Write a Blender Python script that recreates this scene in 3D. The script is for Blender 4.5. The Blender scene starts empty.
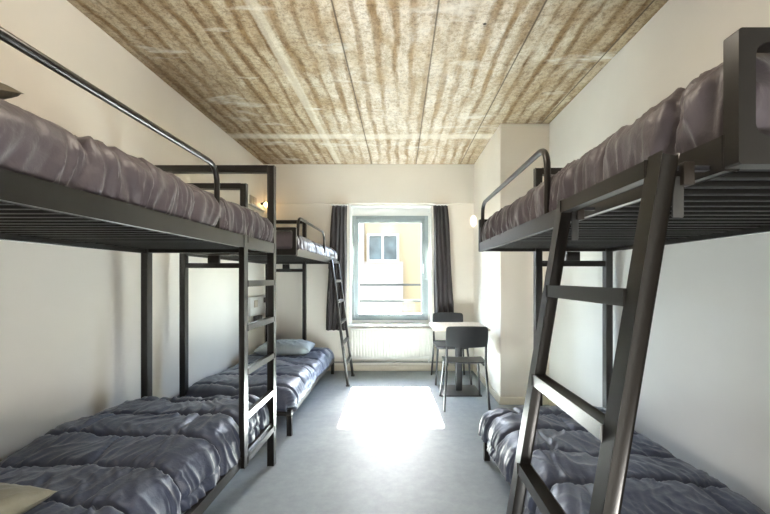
import bpy, bmesh, math, random
import numpy as np
from mathutils import Vector, Matrix

random.seed(4)
SC = bpy.context.scene
COL = SC.collection

# ---------------------------------------------------------------- room numbers (metres)
XL, XR = -1.86, 1.50          # side walls
YB, YF = 5.28, -1.10          # window wall, wall behind the viewer
ZC = 2.82                     # ceiling
XP, YP = 1.01, 3.87           # boxed-out corner pier on the right

# ================================================================ materials
def mat(name):
    m = bpy.data.materials.new(name)
    m.use_nodes = True
    nt = m.node_tree
    return m, nt, nt.nodes['Principled BSDF']

def setp(b, **k):
    names = {'col': 'Base Color', 'rough': 'Roughness', 'metal': 'Metallic', 'spec': 'Specular IOR Level',
             'sheen': 'Sheen Weight', 'sheenr': 'Sheen Roughness', 'coat': 'Coat Weight'}
    for n, v in k.items():
        s = b.inputs[names[n]]
        s.default_value = (*v, 1) if n == 'col' else v

def nd(nt, t, **k):
    n = nt.nodes.new(t)
    for a, v in k.items():
        setattr(n, a, v)
    return n

def coords(nt, scale=(1, 1, 1), kind='Object'):
    tc = nd(nt, 'ShaderNodeTexCoord')
    mp = nd(nt, 'ShaderNodeMapping')
    mp.inputs['Scale'].default_value = scale
    nt.links.new(tc.outputs[kind], mp.inputs['Vector'])
    return mp.outputs['Vector']

def noise(nt, vec, scale, detail=4, rough=.5, dist=0):
    n = nd(nt, 'ShaderNodeTexNoise')
    n.inputs['Scale'].default_value = scale
    n.inputs['Detail'].default_value = detail
    n.inputs['Roughness'].default_value = rough
    n.inputs['Distortion'].default_value = dist
    nt.links.new(vec, n.inputs['Vector'])
    return n.outputs['Fac']

def ramp(nt, fac, stops, interp='LINEAR'):
    r = nd(nt, 'ShaderNodeValToRGB')
    cr = r.color_ramp
    cr.interpolation = interp
    while len(cr.elements) < len(stops):
        cr.elements.new(.5)
    for e, (p, c) in zip(cr.elements, stops):
        e.position = p
        e.color = (*c, 1) if len(c) == 3 else c
    nt.links.new(fac, r.inputs['Fac'])
    return r.outputs['Color']

def mixc(nt, fac, a, b, blend='MIX'):
    n = nd(nt, 'ShaderNodeMix', data_type='RGBA', blend_type=blend)
    for s, v in ((n.inputs[0], fac), (n.inputs[6], a), (n.inputs[7], b)):
        if isinstance(v, bpy.types.NodeSocket):
            nt.links.new(v, s)
        elif isinstance(v, (int, float)):
            s.default_value = v
        else:
            s.default_value = (*v, 1)
    return n.outputs[2]

def math_(nt, op, a, b=None, c=None):
    n = nd(nt, 'ShaderNodeMath', operation=op)
    for i, v in enumerate((a, b, c)):
        if v is None:
            continue
        if isinstance(v, bpy.types.NodeSocket):
            nt.links.new(v, n.inputs[i])
        else:
            n.inputs[i].default_value = v
    return n.outputs[0]

def bump(nt, b, h, strength=.3, dist=.01):
    n = nd(nt, 'ShaderNodeBump')
    n.inputs['Strength'].default_value = strength
    n.inputs['Distance'].default_value = dist
    nt.links.new(h, n.inputs['Height'])
    nt.links.new(n.outputs['Normal'], b.inputs['Normal'])

def simple(name, col, rough=.5, var=.08, scale=9, bmp=0, **k):
    m, nt, b = mat(name)
    setp(b, rough=rough, **k)
    v = coords(nt)
    f = noise(nt, v, scale)
    lo = tuple(c * (1 - var) for c in col)
    hi = tuple(min(1, c * (1 + var)) for c in col)
    nt.links.new(ramp(nt, f, [(.3, lo), (.7, hi)]), b.inputs['Base Color'])
    if bmp:
        bump(nt, b, noise(nt, v, scale * 12, 3), bmp, .004)
    return m

def make_wall_mat(name, col):
    m, nt, b = mat(name)
    setp(b, rough=.75, spec=.25)
    v = coords(nt)
    f = noise(nt, v, 1.6, 5, .55, .3)
    lo = tuple(c * .95 for c in col)
    nt.links.new(ramp(nt, f, [(.35, lo), (.65, col)]), b.inputs['Base Color'])
    bump(nt, b, noise(nt, v, 60, 3), .08, .004)
    return m

def make_ceiling_mat():
    m, nt, b = mat('board marked concrete')
    setp(b, rough=.9, spec=.15)
    raw = coords(nt)
    sep = nd(nt, 'ShaderNodeSeparateXYZ')
    nt.links.new(raw, sep.inputs[0])
    X, Y = sep.outputs[0], sep.outputs[1]
    # wavering x so that the stains are not ruler straight
    wv = noise(nt, coords(nt, (1, .8, 1)), 2.2, 4, .6)
    wx = math_(nt, 'ADD', X, math_(nt, 'MULTIPLY', math_(nt, 'SUBTRACT', wv, .5), .13))
    fine = noise(nt, coords(nt, (1, 1, 1)), 34, 5, .7)
    wx = math_(nt, 'ADD', wx, math_(nt, 'MULTIPLY', math_(nt, 'SUBTRACT', fine, .5), .028))
    # brown ribs every ~10 cm
    ph = math_(nt, 'FRACT', math_(nt, 'MULTIPLY', math_(nt, 'ADD', wx, 10.002), 1 / .118))
    tri = math_(nt, 'ABSOLUTE', math_(nt, 'SUBTRACT', ph, .5))          # 0 at rib, .5 between
    ribw = math_(nt, 'ADD', math_(nt, 'MULTIPLY', noise(nt, coords(nt, (7, .45, 1)), 1.7, 4, .65), 1.7), -.38)
    rib = math_(nt, 'SUBTRACT', math_(nt, 'MULTIPLY', ribw, .56), tri)
    ribm = ramp(nt, rib, [(.0, (0, 0, 0)), (.05, (.25, .25, .25)), (.22, (1, 1, 1))])
    base = ramp(nt, noise(nt, coords(nt, (1, .5, 1)), 5, 6, .7), [(.28, (.40, .315, .215)), (.5, (.62, .545, .45)), (.70, (.78, .74, .68))])
    brown = ramp(nt, noise(nt, coords(nt, (3, .8, 1)), 6, 4, .7), [(.3, (.19, .12, .06)), (.7, (.37, .265, .16))])
    c = mixc(nt, math_(nt, 'MULTIPLY', ribm, ramp(nt, noise(nt, coords(nt, (2.2, .7, 1)), 2.0, 4, .65), [(.35, (.5, .5, .5)), (.6, (1, 1, 1))])), base, brown)
    # ochre clouds between the ribs
    oc = ramp(nt, noise(nt, coords(nt, (2.4, .9, 1)), 3.1, 6, .72, .5), [(.45, (0, 0, 0)), (.66, (1, 1, 1))])
    c = mixc(nt, math_(nt, 'MULTIPLY', oc, .5), c, (.42, .30, .17))
    # coarse aggregate mottling
    c = mixc(nt, .75, c, ramp(nt, noise(nt, raw, 36, 6, .85), [(.36, (.28, .24, .20)), (.55, (1, 1, 1))]), 'MULTIPLY')
    # browner towards both side walls
    edge = math_(nt, 'ABSOLUTE', math_(nt, 'SUBTRACT', X, .12))
    em = ramp(nt, math_(nt, 'ADD', edge, math_(nt, 'MULTIPLY', math_(nt, 'SUBTRACT', noise(nt, coords(nt, (1, .5, 1)), 1.5), .5), .9)), [(.35, (0, 0, 0)), (1.5, (1, 1, 1))])
    c = mixc(nt, math_(nt, 'MULTIPLY', em, .8), c, mixc(nt, .8, c, (.42, .34, .20), 'MULTIPLY'))
    c = mixc(nt, .0, c, c)
    # pale plaster smears, mostly crosswise
    sm = ramp(nt, noise(nt, coords(nt, (1.1, 3.2, 1)), 1.5, 5, .6, .4), [(.58, (0, 0, 0)), (.72, (1, 1, 1))])
    c = mixc(nt, math_(nt, 'MULTIPLY', sm, .6), c, (.70, .68, .63))
    # filled crosswise joint near the window and one smooth filled strip along the room
    d = math_(nt, 'ABSOLUTE', math_(nt, 'SUBTRACT', math_(nt, 'ADD', Y, math_(nt, 'MULTIPLY', math_(nt, 'SUBTRACT', noise(nt, raw, 3), .5), .1)), 4.22))
    j = ramp(nt, d, [(.04, (1, 1, 1)), (.10, (0, 0, 0))])
    c = mixc(nt, math_(nt, 'MULTIPLY', j, .42), c, (.74, .70, .62))
    d = math_(nt, 'ABSOLUTE', math_(nt, 'SUBTRACT', math_(nt, 'ADD', X, math_(nt, 'MULTIPLY', fine, .03)), -.82))
    j = ramp(nt, d, [(.03, (1, 1, 1)), (.045, (0, 0, 0))])
    c = mixc(nt, math_(nt, 'MULTIPLY', j, .42), c, (.66, .61, .52))
    # dark seams between the slabs, every 60 cm
    sp = math_(nt, 'FRACT', math_(nt, 'MULTIPLY', math_(nt, 'ADD', X, 6.682), 1 / .6))
    sd = math_(nt, 'ABSOLUTE', math_(nt, 'SUBTRACT', sp, .5))
    j = ramp(nt, sd, [(.006, (1, 1, 1)), (.012, (0, 0, 0))])
    far_ = math_(nt, 'GREATER_THAN', X, -.6)
    c = mixc(nt, math_(nt, 'MULTIPLY', math_(nt, 'MULTIPLY', j, .85), far_), c, (.07, .055, .04))
    # a few small dark holes
    vo = nd(nt, 'ShaderNodeTexVoronoi')
    vo.inputs['Scale'].default_value = 1.9
    nt.links.new(raw, vo.inputs['Vector'])
    j = ramp(nt, vo.outputs['Distance'], [(.018, (1, 1, 1)), (.028, (0, 0, 0))])
    c = mixc(nt, j, c, (.03, .025, .02))
    nt.links.new(c, b.inputs['Base Color'])
    bump(nt, b, math_(nt, 'ADD', fine, math_(nt, 'MULTIPLY', ribm, -.3)), .5, .012)
    return m

def make_floor_mat():
    m, nt, b = mat('mottled grey linoleum')
    v = coords(nt)
    f1 = noise(nt, v, 1.3, 6, .6, .4)
    f2 = noise(nt, v, 14, 6, .75)
    c = ramp(nt, f1, [(.3, (.265, .305, .335)), (.7, (.35, .39, .42))])
    c = mixc(nt, .7, c, ramp(nt, f2, [(.3, (.72, .73, .74)), (.7, (1, 1, 1))]), 'MULTIPLY')
    nt.links.new(c, b.inputs['Base Color'])
    setp(b, spec=.12)
    nt.links.new(ramp(nt, f1, [(.3, (.42,) * 3), (.7, (.52,) * 3)]), b.inputs['Roughness'])
    bump(nt, b, f2, .05, .004)
    return m

def make_quilt_mat(name, col, rough=.42, spec=.5):
    m, nt, b = mat(name)
    setp(b, rough=rough, spec=spec, sheen=.15, sheenr=.4)
    v = coords(nt)
    f = noise(nt, v, 5, 5, .6)
    nt.links.new(ramp(nt, f, [(.3, tuple(c * .88 for c in col)), (.7, tuple(c * 1.1 for c in col))]), b.inputs['Base Color'])
    w = noise(nt, coords(nt, (1, 1, 1)), 30, 4, .6, 1.2)
    bump(nt, b, w, .22, .010)
    return m

M = {}
M['wall'] = make_wall_mat('warm white wall paint', (.84, .80, .73))
M['wall_r'] = make_wall_mat('white wall paint', (.79, .80, .775))
M['rear'] = make_wall_mat('dark unseen rear wall', (.16, .14, .12))  # unseen wall made dark so the steel reflects little light
M['ceil'] = make_ceiling_mat()
M['floor'] = make_floor_mat()
M['steel'] = simple('dark brown grey powder coated steel', (.0085, .0072, .006), .29, .15, 40, .03, spec=.45)
M['slat'] = simple('black steel slats', (.006, .0055, .005), .5, .1, 20, spec=.2)
M['quilt_up'] = make_quilt_mat('grey mauve satin quilt', (.070, .058, .067), .46, .45)
M['quilt_low'] = make_quilt_mat('slate satin quilt tinted with sky light', (.050, .062, .102), .45, .5)  # blue of the window's sky light mixed into the quilt colour
M['mattress'] = simple('dark mattress ticking', (.03, .03, .032), .8, .05, 20)
M['pillow_b'] = make_quilt_mat('pale blue grey pillow cotton', (.30, .345, .365))
M['pillow_c'] = make_quilt_mat('cream pillow cotton', (.24, .23, .175))
M['pillow_d'] = make_quilt_mat('dark olive brown pillow cotton', (.10, .085, .055))
M['curtain'] = simple('charcoal brown curtain', (.035, .029, .030), .9, .12, 6, .1, sheen=.1)
M['white'] = simple('white lacquer', (.80, .80, .78), .4, .03, 5)
M['teal'] = simple('grey green window aluminium', (.24, .28, .29), .4, .05, 5)
M['rad'] = simple('cream radiator enamel', (.78, .77, .73), .4, .03, 5)
M['pipe'] = simple('painted heating pipe', (.30, .30, .28), .4, .05, 5)
M['black'] = simple('black chair shell', (.014, .015, .017), .38, .15, 12, .0, spec=.55)
M['blackm'] = simple('black steel', (.018, .018, .02), .4, .1, 12)
M['grey'] = simple('grey plastic', (.035, .035, .033), .5, .05, 12)
M['brown'] = simple('brown plastic catch', (.016, .011, .007), .5, .1, 12)
M['plug'] = simple('beige plastic', (.52, .46, .38), .5, .05, 12)
M['skirt'] = simple('cream skirting paint', (.74, .69, .58), .5, .04, 5)
M['facade_y'] = simple('pale yellow render', (.115, .103, .062), .9, .04, 2)
M['facade_w'] = simple('white render', (.115, .115, .113), .9, .03, 2)
M['facade_g'] = simple('far window glazing', (.03, .05, .058), .3, .5, 2.5, spec=.2)
M['brick'] = simple('dark added cladding', (.06, .045, .038), .9, .2, 6)  # dark tone chosen to limit sunlight bounced onto the building opposite
M['ground'] = simple('courtyard paving', (.10, .10, .10), .9, .1, 3)

def make_wood():
    m, nt, b = mat('pale beech tabletop')
    setp(b, rough=.35)
    f = noise(nt, coords(nt, (14, 1.2, 4)), 3, 5, .6, .6)
    nt.links.new(ramp(nt, f, [(.3, (.55, .46, .37)), (.7, (.64, .56, .47))]), b.inputs['Base Color'])
    return m
M['wood'] = make_wood()
M['railing'] = simple('grey railing paint', (.012, .016, .018), .8, .05, 5, spec=.1)

def make_glass():
    m = bpy.data.materials.new('window glass')
    m.use_nodes = True
    nt = m.node_tree
    nt.nodes.remove(nt.nodes['Principled BSDF'])
    out = nt.nodes['Material Output']
    tr, gl, mx, fr = nd(nt, 'ShaderNodeBsdfTransparent'), nd(nt, 'ShaderNodeBsdfGlossy'), nd(nt, 'ShaderNodeMixShader'), nd(nt, 'ShaderNodeFresnel')
    tr.inputs[0].default_value = (.97, .99, .98, 1)
    gl.inputs['Roughness'].default_value = .02
    fr.inputs[0].default_value = 1.45
    nt.links.new(math_(nt, 'MULTIPLY', fr.outputs[0], .12), mx.inputs[0])
    nt.links.new(tr.outputs[0], mx.inputs[1])
    nt.links.new(gl.outputs[0], mx.inputs[2])
    nt.links.new(mx.outputs[0], out.inputs[0])
    return m
M['glass'] = make_glass()

def make_emit(name, col, s):
    m, nt, b = mat(name)
    setp(b, col=col)
    b.inputs['Emission Color'].default_value = (*col, 1)
    b.inputs['Emission Strength'].default_value = s
    return m
M['bulb'] = make_emit('glowing warm bulb', (1, .62, .25), 6)
M['opal'] = make_emit('lit opal shade', (1, .93, .8), .5)
M['panel'] = make_emit('lamp diffuser', (1, .9, .74), 3)

# ================================================================ mesh helpers
def new_bm():
    return bmesh.new()

def box(bm, x0, x1, y0, y1, z0, z1, bev=0.0):
    t = bmesh.new()
    bmesh.ops.create_cube(t, size=1)
    for v in t.verts:
        v.co = Vector(((x0 + x1) / 2 + v.co.x * (x1 - x0), (y0 + y1) / 2 + v.co.y * (y1 - y0), (z0 + z1) / 2 + v.co.z * (z1 - z0)))
    if bev:
        bmesh.ops.bevel(t, geom=t.edges[:], offset=bev, segments=2, profile=.5, affect='EDGES')
    merge(bm, t)

def merge(bm, t):
    me = bpy.data.meshes.new('tmp')
    t.to_mesh(me)
    t.free()
    bm.from_mesh(me)
    bpy.data.meshes.remove(me)

def bar(bm, p, q, w, h, side=(1, 0, 0), bev=.003):
    """rectangular tube from p to q: w measured along 'side', h across"""
    p, q = Vector(p), Vector(q)
    d = (q - p)
    L = d.length
    d.normalize()
    s = Vector(side)
    s = (s - d * s.dot(d)).normalized()
    u = d.cross(s)
    t = bmesh.new()
    bmesh.ops.create_cube(t, size=1)
    for v in t.verts:
        v.co = (p + q) / 2 + s * (v.co.x * w) + d * (v.co.y * L) + u * (v.co.z * h)
    if bev:
        bmesh.ops.bevel(t, geom=t.edges[:], offset=bev, segments=2, profile=.5, affect='EDGES')
    bmesh.ops.recalc_face_normals(t, faces=t.faces[:])
    merge(bm, t)

def tube(bm, pts, r, seg=12, rings=None):
    pts = [Vector(p) for p in pts]
    n = len(pts)
    prev = None
    loops = []
    for i, p in enumerate(pts):
        d = (pts[min(i + 1, n - 1)] - pts[max(i - 1, 0)]).normalized()
        if prev is None:
            a = Vector((0, 0, 1)) if abs(d.z) < .9 else Vector((1, 0, 0))
            s = d.cross(a).normalized()
        else:
            s = (prev - d * prev.dot(d)).normalized()
        prev = s
        u = d.cross(s)
        rr = r[i] if isinstance(r, (list, tuple)) else r
        loops.append([bm.verts.new(p + (s * math.cos(2 * math.pi * k / seg) + u * math.sin(2 * math.pi * k / seg)) * rr) for k in range(seg)])
    for a, b in zip(loops, loops[1:]):
        for k in range(seg):
            bm.faces.new((a[k], a[(k + 1) % seg], b[(k + 1) % seg], b[k]))
    bm.faces.new(loops[0][::-1])
    bm.faces.new(loops[-1])

def fillet(pts, rad, n=6):
    """round the inner corners of a polyline"""
    pts = [Vector(p) for p in pts]
    out = [pts[0]]
    for i in range(1, len(pts) - 1):
        a, b, c = pts[i - 1], pts[i], pts[i + 1]
        r = min(rad, (a - b).length * .45, (c - b).length * .45)
        p0, p1 = b + (a - b).normalized() * r, b + (c - b).normalized() * r
        for k in range(n + 1):
            t = k / n
            out.append(p0 * (1 - t) ** 2 + b * 2 * t * (1 - t) + p1 * t * t)
    out.append(pts[-1])
    return out

def link(name, bm, m, parent=None, smooth=True, origin=None):
    me = bpy.data.meshes.new(name)
    bmesh.ops.recalc_face_normals(bm, faces=bm.faces[:])
    if origin is not None:
        bmesh.ops.translate(bm, verts=bm.verts[:], vec=-Vector(origin))
    bm.to_mesh(me)
    bm.free()
    return link_mesh(name, me, m, parent, smooth, origin)

def link_mesh(name, me, m, parent=None, smooth=True, origin=None):
    me.materials.append(m)
    o = bpy.data.objects.new(name, me)
    COL.objects.link(o)
    if origin is not None:
        o.location = origin
    if smooth:
        for p in me.polygons:
            p.use_smooth = True
        try:
            me.set_sharp_from_angle(angle=math.radians(40))
        except Exception:
            pass
    if parent is not None:
        o.parent = parent
    return o

def empty(name, loc=(0, 0, 0), rz=0):
    e = bpy.data.objects.new(name, None)
    COL.objects.link(e)
    e.location = loc
    e.rotation_euler = (0, 0, rz)
    e.empty_display_size = .1
    return e

def tag(o, label, cat, group=None):
    o['label'] = label
    o['category'] = cat
    if group:
        o['group'] = group
    return o

def struct(o):
    o['kind'] = 'structure'
    return o

def boxes(name, m, lst, parent=None, bev=0.0, origin=None):
    bm = new_bm()
    for b in lst:
        box(bm, *b, bev=bev)
    return link(name, bm, m, parent, smooth=bool(bev), origin=origin)

# ================================================================ the room
T = .15
struct(boxes('floor', M['floor'], [(XL - T, XR + T, YF - T, YB + .35, -.12, 0)]))
struct(boxes('ceiling', M['ceil'], [(XL - T, XR + T, YF - T, YB + .35, ZC, ZC + .2)]))
struct(boxes('wall_left', M['wall'], [(XL - T, XL, YF - T, YB, 0, ZC)]))
struct(boxes('wall_right', M['wall_r'], [(XR, XR + T, YF - T, YB, 0, ZC)]))
struct(boxes('wall_rear', M['rear'], [(XL, XR, YF - T, YF, 0, ZC)]))
# window wall with its opening
WX0, WX1, WZ0, WZ1 = -.70, .444, .60, 2.277
YO = YB + .35
struct(boxes('wall_back', M['wall'], [
    (XL - T, WX0, YB, YO, 0, ZC), (WX1, XR + T, YB, YO, 0, ZC),
    (WX0, WX1, YB, YO, 0, WZ0), (WX0, WX1, YB, YO, WZ1, ZC)]))
struct(boxes('trim_1', M['wall'], [(XL, XP, YB - .035, YB, 2.29, ZC)]))            # shallow downstand above the window
struct(boxes('wall_pier', M['wall'], [(XP, XR, YP, YB, 0, ZC)]))
bb = .075
struct(boxes('baseboard_back', M['skirt'], [(XL, XP, YB - .014, YB, 0, bb)], bev=.003))
struct(boxes('baseboard_pier', M['skirt'], [(XP - .014, XP, YP - .014, YB - .014, 0, bb), (XP, XR, YP - .014, YP, 0, bb)], bev=.003))
struct(boxes('baseboard_right', M['skirt'], [(XR - .014, XR, YF, YP - .014, 0, bb)], bev=.003))
struct(boxes('baseboard_left', M['skirt'], [(XL, XL + .014, YF, YB - .014, 0, bb)], bev=.003))

# window: white lining, grey green frame, glass
win = empty('window_1', (0, YB + .18, 0))
struct(win)
def wbox(name, m, lst, bev=.002):
    bm = new_bm()
    for b in lst:
        box(bm, *b, bev=bev)
    return link(name, bm, m, win, origin=None)
YW = 0.0   # local y of the frame's room face
wbox('window_lining', M['white'], [
    (WX0, WX0 + .022, -.18, .05, WZ0 + .03, WZ1), (WX1 - .022, WX1, -.18, .05, WZ0 + .03, WZ1),
    (WX0 + .022, WX1 - .022, -.18, .05, WZ1 - .022, WZ1),
    (WX0 + .022, -.675, -.012, .04, WZ0 + .03, WZ1 - .022), (.397, WX1 - .022, -.012, .04, WZ0 + .03, WZ1 - .022),
    (-.675, .397, -.012, .04, 2.149, WZ1 - .022), (-.675, .397, -.012, .04, WZ0 + .03, .674)])
wbox('window_sill', M['white'], [(WX0 - .03, WX1 + .03, -.215, .04, WZ0, WZ0 + .03)], .004)
def ring_boxes(x0, x1, z0, z1, w, y0, y1):
    return [(x0, x0 + w, y0, y1, z0, z1), (x1 - w, x1, y0, y1, z0, z1), (x0 + w, x1 - w, y0, y1, z0, z0 + w), (x0 + w, x1 - w, y0, y1, z1 - w, z1)]
wbox('window_frame', M['teal'], ring_boxes(-.675, .397, .674, 2.149, .045, -.02, .05))
wbox('window_sash', M['teal'], ring_boxes(-.63, .352, .719, 2.104, .05, -.035, .035))
wbox('window_glass', M['glass'], [(-.58, .302, 0, .006, .769, 2.054)], 0)
wbox('window_handle', M['white'], [(.320, .336, -.062, -.05, 1.33, 1.47), (.322, .334, -.05, -.035, 1.335, 1.36)])

struct(boxes('added_cladding', M['brick'], [  # unseen outer layer added to cut sun bounce
    (-6, WX0 - .03, YO, YO + .03, -3, 5.5), (WX1 + .03, 6, YO, YO + .03, -3, 5.5),
    (WX0 - .03, WX1 + .03, YO, YO + .03, -3, WZ0 - .03), (WX0 - .03, WX1 + .03, YO, YO + .03, WZ1 + .03, 5.5)]))
# outside: unseen ledge added to trim the sun patch, railing, building across the yard
struct(boxes('added_sun_ledge', M['brick'], [(-1.6, 1.6, YO + .03, 6.20, 2.335, 2.41)]))
rl = empty('railing', (0, 6.0, .2))
tag(rl, 'two thin grey horizontal safety bars outside the window', 'railing')
bm = new_bm(); bar(bm, (-.95, 0, .965), (.75, 0, .965), .012, .034, (0, 1, 0), 0); link('rail', bm, M['railing'], rl)
bm = new_bm(); bar(bm, (-.95, 0, .712), (.75, 0, .712), .012, .034, (0, 1, 0), 0); link('rail', bm, M['railing'], rl)
for x in (-.95, .75):
    bm = new_bm()
    bar(bm, (x, 0, 0), (x, 0, 1.0), .03, .03)
    bar(bm, (x, 0, .2), (x, -.37, .2), .03, .03)
    bar(bm, (x, 0, .9), (x, -.37, .9), .03, .03)
    link('bracket', bm, M['teal'], rl)
bd = empty('building', (0, 10, -3))
tag(bd, 'pale yellow building with one small window seen through the glass', 'building')
def bbx(name, m, lst, par=bd, bev=0.0):
    bm = new_bm()
    for (a, b_, c, d, e, f) in lst:
        box(bm, a, b_, c - 10, d - 10, e + 3, f + 3, bev=bev)
    return link(name, bm, m, par, smooth=False)
bbx('wall', M['facade_y'], [(-4, 4, 10.0, 10.5, -3, 2.85)])
bbx('white_wall', M['facade_w'], [(-4, .08, 9.86, 10.0, -3, 1.66), (-4, -.93, 9.93, 10.0, 1.66, 2.85)])
fw = bbx('window', M['teal'], ring_boxes(-.85, -.03, 1.69, 2.41, .05, 9.92, 9.99) + [(-.47, -.42, 9.92, 9.99, 1.74, 2.36)])
bbx('pane', M['facade_g'], [(-.80, -.08, 9.97, 9.985, 1.74, 2.36)], fw)
bbx('ledge', M['facade_w'], [(-.93, .08, 9.84, 10.0, 1.64, 1.69)])
struct(boxes('ground_outside', M['ground'], [(-6, 6, YO, 11, -3.1, -3.0)]))

# ================================================================ bunks
ST = .045
def square_ring(name, x0, x1, y0, y1, z0, z1, wl, wt, wb, parent, rad=.02):
    """end panel frame with a round-cornered opening, extruded in y"""
    def corner(cx, cz, a0, r):
        return [(cx + r * math.cos(math.radians(a0 + 90 * k / 5)), cz + r * math.sin(math.radians(a0 + 90 * k / 5))) for k in range(6)]
    def rrect(a, b, c, d, r):
        return corner(b - r, d - r, 0, r) + corner(a + r, d - r, 90, r) + corner(a + r, c + r, 180, r) + corner(b - r, c + r, 270, r)
    o, i = rrect(x0, x1, z0, z1, .006), rrect(x0 + wl, x1 - wl, z0 + wb, z1 - wt, rad)
    bm = new_bm()
    V = [[[bm.verts.new((x, y, z)) for x, z in L] for L in (o, i)] for y in (y0, y1)]
    n = len(o)
    for k in range(n):
        j = (k + 1) % n
        bm.faces.new((V[0][0][k], V[0][0][j], V[0][1][j], V[0][1][k]))
        bm.faces.new((V[1][0][k], V[1][1][k], V[1][1][j], V[1][0][j]))
        bm.faces.new((V[0][0][k], V[1][0][k], V[1][0][j], V[0][0][j]))
        bm.faces.new((V[0][1][k], V[0][1][j], V[1][1][j], V[1][1][k]))
    return link(name, bm, M['steel'], parent)

def P(name, fn, parent, m='steel'):
    bm = new_bm()
    fn(bm)
    return link(name, bm, M[m], parent)

def slats(y0, y1, x0, x1, z, parent, n):
    bm = new_bm()
    for k in range(n):
        y = y0 + (y1 - y0) * (k + .5) / n
        box(bm, x0, x1, y - .012, y + .012, z - .012, z, bev=.002)
    return link('slats', bm, M['slat'], parent)

def cantilever_bunk(label, s, xw, xe, y0, y1, guard, frame_end_gap=.0):
    """s=+1: the wall lies towards +x.  xw wall side edge, xe aisle side edge"""
    root = empty('bunk_bed', ((xw + xe) / 2, (y0 + y1) / 2, 0))
    tag(root, label, 'bunk bed', 'steel bunk beds along the walls')
    ox, oy = root.location.x, root.location.y
    def B(bm, a, b, w, h, side=(1, 0, 0)):
        bar(bm, (a[0] - ox, a[1] - oy, a[2]), (b[0] - ox, b[1] - oy, b[2]), w, h, side)
    xi = xw - s * .02
    xo = xw - s * .505
    for yy in (y0 + .02, y1 - .02):
        fr = empty('support_frame', (0, yy - oy, 0)); fr.parent = root
        for x in (xi, xo):
            P('post', lambda bm: bar(bm, (x - ox, 0, 0), (x - ox, 0, 2.03), ST, ST), fr)
        P('top_bar', lambda bm: bar(bm, (min(xi, xo) - ox + ST / 2, 0, 2.008), (max(xi, xo) - ox - ST / 2, 0, 2.008), ST, ST, (0, 1, 0)), fr)
        P('cross_bar', lambda bm: bar(bm, (min(xi, xo) - ox + ST / 2, 0, 1.37), (max(xi, xo) - ox - ST / 2, 0, 1.37), .03, .04, (0, 1, 0)), fr)
        P('bracket', lambda bm: box(bm, (xi + xo) / 2 - ox - .045, (xi + xo) / 2 - ox + .045, -.015, .015, 1.39, 1.452, .002), fr)
    # upper deck
    a, b = min(xw, xe), max(xw, xe)
    dk = empty('upper_deck', (0, 0, 1.455)); dk.parent = root
    for x in (a + .0125, b - .0125):
        P('side_rail', lambda bm: bar(bm, (x - ox, y0 + .03 - oy, .0275), (x - ox, y1 - .03 - oy, .0275), .025, .055), dk)
    square_ring('end_panel', a - ox, b - ox, y0 - oy, y0 + .03 - oy, 0, .222, .028, .024, .047, dk)
    square_ring('end_panel', a - ox, b - ox, y1 - .03 - oy, y1 - oy, 0, .222, .028, .024, .047, dk)
    slats(y0 + .05 - oy, y1 - .05 - oy, a + .025 - ox, b - .025 - ox, .03, dk, 26)
    # guard rail
    gx = xe + s * .0125 - ox
    P('guard_rail', lambda bm: tube(bm, fillet([(gx, guard[0] - oy, 1.505), (gx, guard[0] - oy, 1.775), (gx, guard[1] - oy, 1.775), (gx, guard[1] - oy, 1.505)], .09, 7), .0125), root)
    # lower bed
    lk = empty('lower_deck', (0, 0, .16)); lk.parent = root
    xl = xe + s * .035
    a, b = min(xw, xl), max(xw, xl)
    for x in (a + .015, b - .015):
        P('side_rail', lambda bm: bar(bm, (x - ox, y0 + .03 - oy, .03), (x - ox, y1 - .03 - oy, .03), .03, .05), lk)
    for y in (y0 + .015, y1 - .015):
        P('end_rail', lambda bm: bar(bm, (a - ox, y - oy, .03), (b - ox, y - oy, .03), .03, .05, (0, 1, 0)), lk)
        for x in (a + .02, b - .02):
            P('leg', lambda bm: bar(bm, (x - ox, y - oy, -.16), (x - ox, y - oy, .005), .04, .03), lk)
    slats(y0 + .05 - oy, y1 - .05 - oy, a + .03 - ox, b - .03 - ox, .05, lk, 22)
    return root

bunkB = cantilever_bunk('dark steel bunk bed in the far corner, pale pillow on its lower bed', -1, -1.765, -.835, 3.09, 5.10, (3.2, 4.30))
bunkC = cantilever_bunk('dark steel bunk bed along the right wall, seen from below through its ladder', 1, 1.465, .55, .625, 2.70, (1.47, 2.62))

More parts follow.
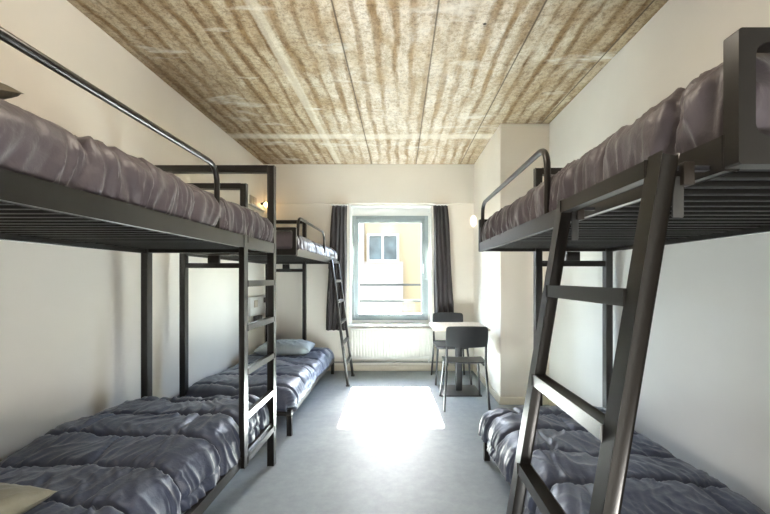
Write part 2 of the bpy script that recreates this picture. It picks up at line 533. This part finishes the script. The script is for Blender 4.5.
# bunk A: full-width end frames and a fixed ladder
def framed_bunk():
    x0, x1, y0, y1 = -1.745, -.85, .62, 2.64
    root = empty('bunk_bed', ((x0 + x1) / 2, (y0 + y1) / 2, 0))
    tag(root, 'nearest dark steel bunk bed on the left wall, upright ladder built into its side', 'bunk bed', 'steel bunk beds along the walls')
    ox, oy = root.location.x, root.location.y
    for yy in (y0 + .0225, y1 - .0225):
        fr = empty('end_frame', (0, yy - oy, 0)); fr.parent = root
        for x in (x0 + .0225, x1 - .0225):
            P('post', lambda bm: bar(bm, (x - ox, 0, 0), (x - ox, 0, 2.03), ST, ST), fr)
        P('top_bar', lambda bm: bar(bm, (x0 + ST - ox, 0, 2.0075), (x1 - ST - ox, 0, 2.0075), ST, ST, (0, 1, 0)), fr)
        P('cross_bar', lambda bm: bar(bm, (x0 + ST - ox, 0, 1.465), (x1 - ST - ox, 0, 1.465), .03, .05, (0, 1, 0)), fr)
    dk = empty('upper_deck', (0, 0, 1.44)); dk.parent = root
    for x in (x0 + .015, x1 - .015):
        P('side_rail', lambda bm: bar(bm, (x - ox, y0 + ST - oy, .03), (x - ox, y1 - ST - oy, .03), .03, .06), dk)
    slats(y0 + .06 - oy, y1 - .06 - oy, x0 + .03 - ox, x1 - .03 - ox, .035, dk, 26)
    gx = x1 - .015 - ox
    P('guard_rail', lambda bm: tube(bm, fillet([(gx, .74 - oy, 1.50), (gx, .74 - oy, 1.80), (gx, 1.82 - oy, 1.80), (gx, 1.82 - oy, 1.50)], .09, 7), .0125), root)
    ld = empty('ladder', (x1 - .012 - ox, 2.12 - oy, 0)); ld.parent = root
    P('stile', lambda bm: bar(bm, (0, 0, .23), (0, 0, 1.505), .03, .045), ld)
    for k in range(6):
        z = .255 + .246 * k
        P('rung', lambda bm: bar(bm, (0, .0225, z), (0, .478, z), .03, .03), ld)
    lk = empty('lower_deck', (0, 0, .24)); lk.parent = root
    for x in (x0 + .015, x1 - .03):
        P('side_rail', lambda bm: bar(bm, (x - ox, y0 + ST - oy, .025), (x - ox, y1 - ST - oy, .025), .03, .05), lk)
    for y in (y0 + .06, y1 - .06):
        P('end_rail', lambda bm: bar(bm, (x0 + .03 - ox, y - oy, .025), (x1 - .045 - ox, y - oy, .025), .03, .05, (0, 1, 0)), lk)
    slats(y0 + .09 - oy, y1 - .09 - oy, x0 + .03 - ox, x1 - .045 - ox, .045, lk, 22)
    return root
bunkA = framed_bunk()

# leaning hook-on ladders
def leaning_ladder(label, xt, xb, ya, yb, s, w=.034):
    """s: direction of the bed from the ladder"""
    root = empty('bunk_ladder', (xb, (ya + yb) / 2, 0))
    tag(root, label, 'ladder', 'ladders hooked onto the bunk beds')
    H = 1.485
    def px(z):
        return (xt - xb) * z / H
    h = (yb - ya) / 2
    for y in (-h + w / 2, h - w / 2):
        P('stile', lambda bm: bar(bm, (0, y, 0.004), (px(H), y, H), w, .03, (0, 1, 0)), root)
        P('foot', lambda bm: box(bm, -.022, .022, y - w / 2 - .002, y + w / 2 + .002, 0, .02, .002), root, 'blackm')
    for k in range(6):
        z = .25 + .246 * k - (.012 if k == 5 else 0)
        P('rung', lambda bm: bar(bm, (px(z), -h + w, z), (px(z), h - w, z), .034, .026, (1, 0, 0)), root)
    for y in (-h + w / 2, h - w / 2):
        P('hook_arm', lambda bm: bar(bm, (px(H - .02), y + .006, H - .02), (px(H) + s * .083, y + .006, H - .02), .012, .008, (0, 1, 0), .001), root, 'blackm')
        P('catch', lambda bm: box(bm, px(H) + s * .038 - .010, px(H) + s * .038 + .010, y - .012, y + .012, H - .052, H - .012, .002), root, 'brown')
        P('hook_tongue', lambda bm: bar(bm, (px(H) + s * .026, y, H - .035), (px(H) + s * .026, y, H - .108), .005, .020, (0, 1, 0), .002), root, 'grey')
    return root
leaning_ladder('large dark steel ladder leaning on the right bunk, its wide rungs crossing the lower bed', .466, .222, .665, 1.10, 1, .034)
leaning_ladder('small dark steel ladder leaning on the far left bunk, in front of the left curtain', -.805, -.61, 4.50, 5.0, -1)

# ================================================================ bedding
def vnoise(x, y, seed):
    r = np.random.RandomState(seed)
    g = r.rand(128, 128)
    xi, yi = np.floor(x).astype(int), np.floor(y).astype(int)
    fx, fy = x - xi, y - yi
    fx, fy = fx * fx * fx * (fx * (fx * 6 - 15) + 10), fy * fy * fy * (fy * (fy * 6 - 15) + 10)
    a, b = g[xi % 128, yi % 128], g[(xi + 1) % 128, yi % 128]
    c, d = g[xi % 128, (yi + 1) % 128], g[(xi + 1) % 128, (yi + 1) % 128]
    return ((a * (1 - fx) + b * fx) * (1 - fy) + (c * (1 - fx) + d * fx) * fy) * 2 - 1

def fold(n):                       # sharp-crested folds from smooth noise
    return 1 - np.abs(n) * 1.6

def drape(t, half, rad, drop):
    """arc-length t (0 at middle) -> (offset, fall) over a rounded edge"""
    s = np.sign(t)
    a = np.abs(t)
    flat = half - rad
    arc = rad * math.pi / 2
    th = np.clip((a - flat) / rad, 0, math.pi / 2)
    off = np.minimum(a, flat) + rad * np.sin(th)
    fall = rad * (1 - np.cos(th)) + np.clip(a - flat - arc, 0, None)
    return s * off, fall

def quilt(name, x0, x1, y0, y1, ztop, zwall, zaisle, zend, wall_side, m, seed, rad=.07, S=.285, L=.48, puff=.030, wr=.010, crown=.02, res=.0068, folds_side=1.0, groove=.010, gather=0.0, dome=.022, taper=0.0):
    """a channel-stitched duvet draped over a mattress; z values are its top and its lower hems"""
    cx, cy = (x0 + x1) / 2, (y0 + y1) / 2
    hx, hy = (x1 - x0) / 2, (y1 - y0) / 2
    def ext(half, zb):
        return half - rad + rad * math.pi / 2 + max(0.0, (ztop - zb) - rad)
    eA, eW, eE = ext(hx, zaisle), ext(hx, zwall), ext(hy, zend)
    a0, a1 = (-eW, eA) if wall_side < 0 else (-eA, eW)
    na, nb = int((a1 - a0) / res), int(2 * eE / res)
    A, Bv = np.meshgrid(np.linspace(a0, a1, na), np.linspace(-eE, eE, nb), indexing='ij')
    def surf(A, Bv):
        ox, fx = drape(A, hx, rad, 0)
        oy, fy = drape(Bv, hy, rad, 0)
        fall = np.maximum(fx, fy)
        # smooth maximum keeps the corner round
        k = .03
        fall = np.where(np.minimum(fx, fy) > 0, np.sqrt((fx ** 2 + fy ** 2)) * .35 + fall * .65, fall)
        lim = ztop - np.where(A * (-wall_side) > 0, zaisle, zwall)
        lim = np.minimum(np.maximum(lim, ztop - zend), lim + 0 * A)
        fall = np.minimum(fall, np.maximum(lim, .02) + 0 * A)
        z = ztop - fall + crown * (1 - (ox / hx) ** 2) * (1 - (oy / hy) ** 6)
        return np.stack([ox, oy, z], -1)
    p = surf(A, Bv)
    e = 1e-3
    da = surf(A + e, Bv) - surf(A - e, Bv)
    db = surf(A, Bv + e) - surf(A, Bv - e)
    nrm = np.cross(da, db)
    ln = np.linalg.norm(nrm, axis=-1, keepdims=True)
    nrm = np.where(ln > 1e-9, nrm / np.maximum(ln, 1e-9), np.array([0, 0, 1.0]))
    # stitched channels
    wob = .028 * vnoise(A * 3.1 + 9, Bv * 2.3 + 7, seed) + .012 * vnoise(A * 9 + 3, Bv * 7 + 1, seed + 1)
    q = (Bv + wob + 50 * S) / S
    row = np.floor(q)
    d1 = np.abs(q - row - .5)            # .5 at a seam
    d1 = (.5 - d1) * S                   # distance to cross seam
    off = (row % 2) * .5
    q2 = (A + .03 * vnoise(A * 2 + 5, Bv * 3 + 2, seed + 2) + 20 * L) / L + off
    d2 = (.5 - np.abs(q2 - np.floor(q2) - .5)) * L
    def prof(d, w):
        t = np.clip(d / w, 0, 1)
        return np.sqrt(1 - (1 - t) ** 2)
    h = puff * (.55 * prof(d1, S * .12) * (.45 + .55 * prof(d2, .035)) + .45 * prof(d1, S * .5) * (.6 + .4 * prof(d2, .14)))
    h += dome * vnoise(A * 3.3 + 1, Bv * 3.0 + 4, seed + 3)
    # pulled wrinkles running away from the seams, plus diagonal creases
    near = np.exp(-d1 / .075)
    warp = .25 * vnoise(A * 5, Bv * 5, seed + 9)
    w1 = fold(vnoise(A * 24 + Bv * (7 + 5 * np.sin(row * 1.7)) + warp * 5, Bv * 3.2 + 40 + row * 7.3, seed + 4)) * .6 + .4 * fold(vnoise(A * 47 - Bv * 8 + warp * 8 + 50, Bv * 5 + 40 + row * 3.1, seed + 14))
    w2 = fold(vnoise((A + Bv * .5) * 21 + warp * 8, (Bv - A * .5) * 5 + 30, seed + 5))
    w3 = fold(vnoise((A * .9 - Bv * .5) * 13 + 60 + warp * 6, (A * .5 + Bv) * 4 + 30, seed + 6))
    side = np.clip((1 - nrm[..., 2]) * 1.3, 0, 1)
    top = 1 - side
    h += wr * ((.35 + .9 * near) * w1 + .35 * w2 + .30 * w3) * (top + .25 * side)
    h -= groove * np.exp(-(d1 / .010) ** 2)
    # drawn folds hanging down the sides
    w4 = fold(vnoise(Bv * 17 + 3 * warp, A * 2.5 + 9, seed + 7))
    w5 = fold(vnoise(Bv * 34 + 5 * warp + A * 4, A * 5 + 2, seed + 8))
    w6 = fold(vnoise(Bv * 26 + 3 * warp + A * 6, A * 2 + 2, seed + 18))
    hang = np.clip((ztop - p[..., 2]) / max(.02, ztop - zaisle), 0, 1)
    h += folds_side * side * (wr * .8 * w4 + wr * .6 * w5 * (.3 + hang)) + gather * side * w6 * hang ** 1.5
    h *= 1 - taper * hang ** 2
    # fade at the hem so it tucks in
    hem = np.minimum(np.minimum(A - a0, a1 - A), eE - np.abs(Bv))
    h *= np.clip(hem / .02, 0, 1)
    p = p + nrm * h[..., None]
    me = bpy.data.meshes.new(name)
    idx = np.arange(na * nb).reshape(na, nb)
    f = np.stack([idx[:-1, :-1], idx[1:, :-1], idx[1:, 1:], idx[:-1, 1:]], -1).reshape(-1, 4)
    v = p.reshape(-1, 3) - np.array([0, 0, zaisle])
    me.vertices.add(len(v)); me.vertices.foreach_set('co', v.ravel())
    me.loops.add(f.size); me.loops.foreach_set('vertex_index', f.ravel())
    me.polygons.add(len(f)); me.polygons.foreach_set('loop_start', np.arange(0, f.size, 4))
    me.update(calc_edges=True)
    me.validate()
    me.materials.append(m)
    me.polygons.foreach_set('use_smooth', [True] * len(f))
    o = bpy.data.objects.new(name, me)
    COL.objects.link(o)
    o.location = (cx, cy, zaisle)
    so = o.modifiers.new('cloth thickness', 'SOLIDIFY')
    so.thickness = .008
    so.offset = -1
    return o

def mattress(x0, x1, y0, y1, z0, z1, label):
    bm = new_bm()
    box(bm, x0 - (x0 + x1) / 2, x1 - (x0 + x1) / 2, y0 - (y0 + y1) / 2, y1 - (y0 + y1) / 2, 0, z1 - z0, bev=.03)
    o = link('mattress', bm, M['mattress'])
    o.location = ((x0 + x1) / 2, (y0 + y1) / 2, z0)
    return tag(o, label, 'mattress', 'mattresses on the bunk beds')

# bunk A
mattress(-1.735, -.895, .68, 2.585, 1.478, 1.60, 'mattress on the nearest left bunk’s upper bed, under the mauve quilt'.replace('’', ''))
tag(quilt('quilt', -1.73, -.884, .665, 2.595, 1.652, 1.52, 1.492, 1.495, -1, M['quilt_up'], 11, rad=.055, puff=.017, wr=.019, crown=.012, groove=.012, gather=.030, dome=.009, taper=.65, L=40), 'grey mauve quilt on the upper bed of the nearest left bunk, above the built-in ladder', 'quilt', 'quilts on the upper beds')
mattress(-1.735, -.92, .70, 2.57, .287, .385, 'mattress under the large slate quilt of the nearest left lower bed')
tag(quilt('quilt', -1.77, -.928, .665, 2.585, .446, .30, .27, .27, -1, M['quilt_low'], 31, rad=.09, puff=.048, wr=.016), 'large slate quilt tinted by painted-in sky light on the lower bed of the nearest left bunk', 'quilt', 'quilts on the lower beds')
# bunk B
mattress(-1.73, -.88, 3.14, 5.05, 1.487, 1.575, 'mattress on the far left upper bed, under the quilt beside the curtain')
tag(quilt('quilt', -1.735, -.868, 3.13, 5.06, 1.635, 1.51, 1.485, 1.49, -1, M['quilt_up'], 51, rad=.07, puff=.024, wr=.011, res=.014), 'grey quilt on the far left upper bed behind the small ladder', 'quilt', 'quilts on the upper beds')
mattress(-1.74, -.91, 3.14, 5.05, .213, .30, 'mattress under the quilt of the far left lower bed')
tag(quilt('quilt', -1.77, -.905, 3.12, 5.07, .325, .20, .185, .19, -1, M['quilt_low'], 71, rad=.08, puff=.040, wr=.013, res=.014), 'slate quilt on the far left lower bed, a pale pillow lying on it', 'quilt', 'quilts on the lower beds')
# bunk C
mattress(.60, 1.37, .66, 2.65, 1.487, 1.60, 'mattress on the right bunk upper bed, under the mauve quilt')
tag(quilt('quilt', .582, 1.42, .665, 2.655, 1.652, 1.51, 1.482, 1.485, 1, M['quilt_up'], 91, rad=.055, puff=.017, wr=.019, crown=.012, groove=.012, gather=.030, dome=.009, taper=.65, L=40), 'grey mauve quilt on the upper bed of the right bunk', 'quilt', 'quilts on the upper beds')
mattress(.625, 1.40, .67, 2.62, .213, .295, 'mattress under the slate quilt of the right lower bed')
tag(quilt('quilt', .622, 1.415, .66, 2.66, .330, .22, .17, .18, 1, M['quilt_low'], 117, rad=.08, puff=.046, wr=.015), 'slate quilt tinted by painted-in sky light on the right lower bed behind the large ladder', 'quilt', 'quilts on the lower beds')

def pillow(loc, w, d, t, m, seed, rot, label):
    n = 56
    U, V = np.meshgrid(np.linspace(-1, 1, n), np.linspace(-1, 1, n), indexing='ij')
    edge = (1 - np.abs(U) ** 2.6) * (1 - np.abs(V) ** 2.6)
    h = np.clip(edge, 0, 1) ** .42
    k = 1 - .07 * (1 - np.abs(V) ** 2) * np.abs(U) ** 3
    k2 = 1 - .07 * (1 - np.abs(U) ** 2) * np.abs(V) ** 3
    X, Y = U * w / 2 * k, V * d / 2 * k2
    wr = .010 * fold(vnoise(X * 14 + Y * 7 + 20, Y * 9 + 20, seed)) + .006 * fold(vnoise(X * 26 + 20, Y * 22 - X * 9 + 20, seed + 1))
    top = np.stack([X, Y, t * .5 + t * .5 * h + wr * h], -1).reshape(-1, 3)
    bot = np.stack([X, Y, t * .5 - t * .5 * h], -1).reshape(-1, 3)
    idx = np.arange(n * n).reshape(n, n)
    f1 = np.stack([idx[:-1, :-1], idx[1:, :-1], idx[1:, 1:], idx[:-1, 1:]], -1).reshape(-1, 4)
    f2 = f1[:, ::-1] + n * n
    me = bpy.data.meshes.new('pillow')
    me.from_pydata([tuple(v) for v in np.concatenate([top, bot])], [], [tuple(int(i) for i in f) for f in np.concatenate([f1, f2])])
    bm = new_bm(); bm.from_mesh(me)
    bmesh.ops.remove_doubles(bm, verts=bm.verts[:], dist=.0004)
    bm.to_mesh(me); bm.free()
    o = link_mesh('pillow', me, m)
    o.location = loc
    o.rotation_euler = rot
    return tag(o, label, 'pillow')
pillow((-1.37, 4.62, .345), .64, .46, .17, M['pillow_b'], 5, (0, 0, math.radians(4)), 'pale blue grey pillow on the far left lower bed')
pillow((-1.48, 1.09, .462), .52, .56, .13, M['pillow_c'], 7, (0, 0, math.radians(-6)), 'cream pillow on the nearest left lower bed')
pillow((-1.43, .93, 1.70), .62, .48, .13, M['pillow_d'], 9, (math.radians(16), 0, math.radians(5)), 'dark olive brown pillow on the nearest left upper bed')

# ================================================================ curtains
def curtain(label, xc_top, w_top, xc_bot, w_bot, z0, z1, y, seed):
    r = random.Random(seed)
    nu, nv = 90, 34
    bm = new_bm()
    ph = [r.uniform(0, 6) for _ in range(4)]
    rows = []
    for j in range(nv + 1):
        t = j / nv
        z = z1 + (z0 - z1) * t
        te = t ** .8
        xc, w = xc_top + (xc_bot - xc_top) * te, w_top + (w_bot - w_top) * te
        row = []
        for i in range(nu + 1):
            u = i / nu
            x = w * (u - .5 + .018 * math.sin(9 * t + u * 7 + ph[1]))
            d = .030 * math.sin(u * 2 * math.pi * 4 + ph[0] + .5 * math.sin(t * 4 + ph[2])) * (.65 + .35 * t) + .004 * math.sin(u * 2 * math.pi * 7 + 3 * t + ph[3])
            row.append(bm.verts.new((xc + x - xc_top, d, z - z0)))
        rows.append(row)
    for a, b in zip(rows, rows[1:]):
        for i in range(nu):
            bm.faces.new((a[i], a[i + 1], b[i + 1], b[i]))
    o = link('cloth', bm, M['curtain'])
    sm = o.modifiers.new('thick', 'SOLIDIFY'); sm.thickness = .004
    root = empty('curtain', (xc_top, y, z0))
    o.parent = root
    b2 = new_bm()
    box(b2, -w_top / 2 - .01, w_top / 2 + .01, -.03, .03, z1 - z0 + .001, z1 - z0 + .016, .003)
    link('curtain_track', b2, M['white'], root)
    return tag(root, label, 'curtain', 'pair of dark window curtains')
curtain('dark charcoal brown curtain hanging left of the window, behind the small ladder', -.815, .20, -.86, .28, .565, 2.245, 5.185, 3)
curtain('dark charcoal brown curtain hanging right of the window, behind the table', .545, .19, .60, .27, .60, 2.245, 5.185, 8)

# ================================================================ radiator
rd = empty('radiator', (-.11, YB - .07, .18))
tag(rd, 'cream panel radiator under the window', 'radiator')
def radpanel(bm):
    n = 28
    W = 1.12
    box(bm, -W / 2, W / 2, -.015, .03, 0, .40, .004)
    for k in range(n):
        x = -W / 2 + W * (k + .5) / n
        box(bm, x - .012, x + .012, -.034, -.012, .022, .378, .006)
P('panel', radpanel, rd, 'rad')
P('top_grille', lambda bm: [box(bm, -.56 + .028 * k, -.545 + .028 * k, -.012, .028, .40, .408) for k in range(40)], rd, 'rad')
P('bracket', lambda bm: box(bm, -.40, -.37, .03, .068, .05, .35), rd, 'rad')
P('bracket', lambda bm: box(bm, .37, .40, .03, .068, .05, .35), rd, 'rad')
P('valve', lambda bm: (tube(bm, [(.50, .0, .0), (.50, .0, -.052)], .008), tube(bm, [(.50, .0, -.01), (.50, .0, -.035)], .016)), rd, 'white')
bm = new_bm()
tube(bm, [(-1.5, 0, 0), (1.05 - .1, 0, 0)], .011, 10)
for x in (-1.2, -.5, .3, .8):
    box(bm, x - .006, x + .006, 0, .03, -.008, .008)
hp = link('heating_pipe', bm, M['pipe'])
hp.location = (0, YB - .045, .125)
tag(hp, 'thin horizontal heating pipe along the wall below the radiator', 'pipe')

# ================================================================ table and chairs
tb = empty('table', (.66, 4.33, 0))
tag(tb, 'small square table with pale wood top between the two black chairs', 'table')
P('tabletop', lambda bm: box(bm, -.31, .285, -.31, .30, .715, .74, .004), tb, 'wood')
P('column', lambda bm: box(bm, -.035, .035, -.035, .035, .012, .705, .004), tb, 'blackm')
P('base_plate', lambda bm: box(bm, -.22, .22, -.21, .21, 0, .012, .003), tb, 'blackm')
P('top_plate', lambda bm: box(bm, -.15, .15, -.15, .15, .705, .715), tb, 'blackm')

def curved_panel(bm, w, z0, z1, y, bow, lean, th=.012, nx=20, nz=8, rad=.016):
    def pt(u, v, t):
        zc = v
        x = u * w / 2
        # round the corners
        k = 1.0
        ez = abs(v * 2 - 1)
        x *= 1 - .04 * ez ** 4
        zz = z0 + (z1 - z0) * v + .006 * (1 - u * u) * (1 if v > .5 else -1) * ez
        if abs(u) > .86:
            q = (abs(u) - .86) / .14
            zz += -(v - .5) * 2 * rad * .5 * q * q
        yy = y + bow * (1 - u * u) + lean * (v - .5)
        return Vector((x, yy + t, zz))
    G = [[[bm.verts.new(pt(-1 + 2 * i / nx, j / nz, t)) for j in range(nz + 1)] for i in range(nx + 1)] for t in (-th / 2, th / 2)]
    for i in range(nx):
        for j in range(nz):
            bm.faces.new((G[0][i][j], G[0][i + 1][j], G[0][i + 1][j + 1], G[0][i][j + 1]))
            bm.faces.new((G[1][i][j], G[1][i][j + 1], G[1][i + 1][j + 1], G[1][i + 1][j]))
    for i in range(nx):
        for j in (0, nz):
            bm.faces.new((G[0][i][j], G[1][i][j], G[1][i + 1][j], G[0][i + 1][j]))
    for j in range(nz):
        for i in (0, nx):
            bm.faces.new((G[0][i][j], G[0][i][j + 1], G[1][i][j + 1], G[1][i][j]))

def seat_panel(bm, nx=16, ny=16, th=.012):
    def pt(u, v, t):
        w = .205 - .012 * (v < 0) * v * v
        x = u * w
        y = v * .20
        if abs(u) > .8 and abs(v) > .8:
            q = min((abs(u) - .8) / .2, (abs(v) - .8) / .2)
            x -= math.copysign(.02 * q, u); y -= math.copysign(.02 * q, v)
        z = .447 - .012 * (1 - u * u) * (1 - v * v) - (.022 * max(0, v - .55) ** 2 / .2) + (.010 * max(0, -v - .6) ** 2 / .16)
        return Vector((x, y, z + t))
    G = [[[bm.verts.new(pt(-1 + 2 * i / nx, -1 + 2 * j / ny, t)) for j in range(ny + 1)] for i in range(nx + 1)] for t in (-th / 2, th / 2)]
    for i in range(nx):
        for j in range(ny):
            bm.faces.new((G[0][i][j], G[0][i][j + 1], G[0][i + 1][j + 1], G[0][i + 1][j]))
            bm.faces.new((G[1][i][j], G[1][i + 1][j], G[1][i + 1][j + 1], G[1][i][j + 1]))
    for i in range(nx):
        for j in (0, ny):
            bm.faces.new((G[0][i][j], G[0][i + 1][j], G[1][i + 1][j], G[1][i][j]))
    for j in range(ny):
        for i in (0, nx):
            bm.faces.new((G[0][i][j], G[1][i][j], G[1][i][j + 1], G[0][i][j + 1]))

def chair(label, loc, rz):
    root = empty('chair', loc, rz)
    tag(root, label, 'chair', 'black chairs at the small table')
    P('seat', seat_panel, root, 'black')
    P('backrest', lambda bm: curved_panel(bm, .40, .615, .81, -.235, -.030, -.03), root, 'black')
    for s in (-1, 1):
        P('rear_leg', lambda bm: tube(bm, fillet([(s * .215, -.245, 0), (s * .188, -.175, .425), (s * .188, -.20, .56), (s * .186, -.232, .79)], .05), .012), root, 'blackm')
        P('front_leg', lambda bm: tube(bm, fillet([(s * .212, .245, 0), (s * .178, .165, .425), (s * .178, -.15, .425)], .03), .012), root, 'blackm')
    P('seat_bar', lambda bm: tube(bm, [(-.178, .10, .422), (.178, .10, .422)], .008), root, 'blackm')
    return root
chair('black chair seen from behind, in front of the table and nearer the viewer', (.64, 3.895, 0), math.radians(-1))
chair('black chair half hidden behind the table, facing the viewer', (.63, 4.80, 0), math.radians(181))

# ================================================================ things fixed to the walls
wc = empty('wall_console', (XL, 4.98, .80))
tag(wc, 'white bedside panel with a switch, fixed on the left wall beside the far lower bed', 'wall panel')
P('panel', lambda bm: box(bm, 0, .035, -.27, .27, 0, .235, .004), wc, 'white')
P('switch', lambda bm: box(bm, .035, .05, .17, .24, .14, .21, .003), wc, 'blackm')
P('socket', lambda bm: box(bm, .035, .042, -.17, -.05, .10, .19, .003), wc, 'plug')
P('holder', lambda bm: box(bm, .035, .09, -.20, -.02, -.12, -.005, .006), wc, 'grey')
ws = boxes('wall_shelf', M['white'], [(0, .05, -.26, .26, -.02, 0)], bev=.003)
ws.location = (XL, 4.98, 2.185)
tag(ws, 'narrow white ledge on the left wall above the far upper bed', 'shelf')
wp = boxes('socket_plate', M['plug'], [(0, .012, -.11, -.005, .0, .10), (0, .012, .005, .11, .0, .10)], bev=.003)
wp.location = (XL, 4.86, 2.20)
tag(wp, 'beige double socket plate on the left wall just above the white ledge', 'socket')
rlm = empty('reading_lamp', (XL, 5.15, 2.26))
tag(rlm, 'tiny glowing reading lamp with a black holder on the left wall above the white ledge', 'lamp')
P('holder', lambda bm: tube(bm, [(0, 0, 0), (.04, 0, .01), (.055, 0, .03)], .016), rlm, 'blackm')
bm = new_bm(); bmesh.ops.create_uvsphere(bm, u_segments=16, v_segments=12, radius=.03); bmesh.ops.translate(bm, verts=bm.verts[:], vec=(.07, 0, -.01))
link('bulb', bm, M['bulb'], rlm)
wl = empty('wall_lamp', (XP, 5.12, 2.03))
tag(wl, 'round white wall lamp on the pier, behind the guard rail of the right bunk', 'lamp')
P('base', lambda bm: tube(bm, [(0, 0, 0), (-.015, 0, 0)], .05, 20), wl, 'white')
bm = new_bm(); bmesh.ops.create_uvsphere(bm, u_segments=24, v_segments=16, radius=.075)
for v in bm.verts: v.co = Vector((v.co.x * .5 - .035, v.co.y, v.co.z))
link('lamp_shade', bm, M['opal'], wl)

# unseen pendant added as fill light, above the view in the aisle
pd = empty('fill_pendant', (-.30, 1.35, 2.5))
tag(pd, 'unseen pendant added as fill light, hanging from the ceiling in the aisle', 'lamp')
P('cable', lambda bm: tube(bm, [(0, 0, .25), (0, 0, ZC - 2.5)], .004, 8), pd, 'blackm')
P('canopy', lambda bm: tube(bm, [(0, 0, ZC - 2.5 - .03), (0, 0, ZC - 2.5)], [.03, .05], 20), pd, 'white')
P('lamp_cap', lambda bm: tube(bm, [(0, 0, .205), (0, 0, .25)], [.04, .02], 16), pd, 'white')
# unseen door added behind the viewer
dr = empty('door_1', (-.15, YF, 0))
struct(dr)
P('door_frame', lambda bm: [box(bm, *b, bev=.003) for b in ring_boxes(-.62, .62, -.0, 2.2, .07, 0, .05)], dr, 'blackm')
P('door_leaf', lambda bm: [box(bm, *b, bev=.003) for b in ring_boxes(-.55, .55, .07, 2.13, .10, 0, .035) + [(-.45, .45, .0, .02, .17, 2.03)]], dr, 'grey')
P('door_handle', lambda bm: tube(bm, fillet([(.5, .035, 1.05), (.5, .08, 1.05), (.38, .08, 1.05)], .02), .009), dr, 'blackm')

fl = empty('fill_lamp_stand', (.28, -.40, 0))  # added fill lamp, unseen behind the viewer
tag(fl, 'unseen lamp stand added for fill light on the floor behind the viewer', 'lamp')
P('base', lambda bm: tube(bm, [(0, 0, 0), (0, 0, .03)], [.14, .12], 24), fl, 'white')
P('pole', lambda bm: tube(bm, [(0, 0, .03), (0, 0, .2)], .012), fl, 'white')
# ================================================================ light
def area(name, loc, rot, sx, sy, power, col, portal=False):
    l = bpy.data.lights.new(name, 'AREA')
    l.shape = 'RECTANGLE'; l.size = sx; l.size_y = sy; l.energy = power; l.color = col
    if portal:
        l.cycles.is_portal = True
    o = bpy.data.objects.new(name, l)
    COL.objects.link(o)
    o.location = loc; o.rotation_euler = rot
    return o
def point(name, loc, power, rad, col):
    l = bpy.data.lights.new(name, 'POINT'); l.energy = power; l.shadow_soft_size = rad; l.color = col
    o = bpy.data.objects.new(name, l); COL.objects.link(o); o.location = loc
point('low_fill_light', (.28, -.40, .42), 40, .2, (1, .96, .90))  # added fill for the lower walls, no visible source
pl = bpy.data.lights.new('ceiling_fill_light', 'POINT'); pl.energy = 12; pl.shadow_soft_size = .2; pl.color = (1, .90, .76)  # added fill from above, no visible source
plo = bpy.data.objects.new('ceiling_fill_light', pl); COL.objects.link(plo); plo.location = (-.30, 1.35, 2.50)
area('window_portal', ((WX0 + WX1) / 2, YO + .02, (WZ0 + WZ1) / 2), (math.radians(-90), 0, 0), WX1 - WX0, WZ1 - WZ0, 1, (1, 1, 1), True)

sun = bpy.data.lights.new('sun', 'SUN')
sun.energy = 200
sun.angle = math.radians(.9)
sun.color = (1, .95, .86)
so = bpy.data.objects.new('sun', sun)
COL.objects.link(so)
so.location = (0, 12, 8)
so.rotation_euler = Vector((.029, -1, -.80)).to_track_quat('-Z', 'Y').to_euler()

w = bpy.data.worlds.new('sky')
SC.world = w
w.use_nodes = True
nt = w.node_tree
bg = nt.nodes['Background']
sk = nt.nodes.new('ShaderNodeTexSky')
sk.sky_type = 'NISHITA'
sk.sun_disc = False
sk.sun_elevation = math.radians(38.7)
sk.sun_rotation = math.radians(0)
nt.links.new(sk.outputs[0], bg.inputs[0])
bg.inputs[1].default_value = 2.2

# ================================================================ camera
cam = bpy.data.cameras.new('camera')
cam.lens = 18.0
cam.sensor_width = 36
cam.shift_x = -15 / 770
cam.shift_y = 21 / 770
cam.clip_start = .02
co = bpy.data.objects.new('camera', cam)
COL.objects.link(co)
co.location = (0, 0, 1.27)
co.rotation_euler = (math.radians(90), 0, 0)
SC.camera = co

SC.view_settings.view_transform = 'Standard'
SC.view_settings.look = 'None'
SC.view_settings.gamma = 1
SC.view_settings.use_curve_mapping = False
SC.view_settings.exposure = 1.78
SC.cycles.max_bounces = 10
SC.cycles.diffuse_bounces = 6
SC.cycles.transparent_max_bounces = 12
SC.cycles.use_denoising = True
SC.cycles.sample_clamp_indirect = 6
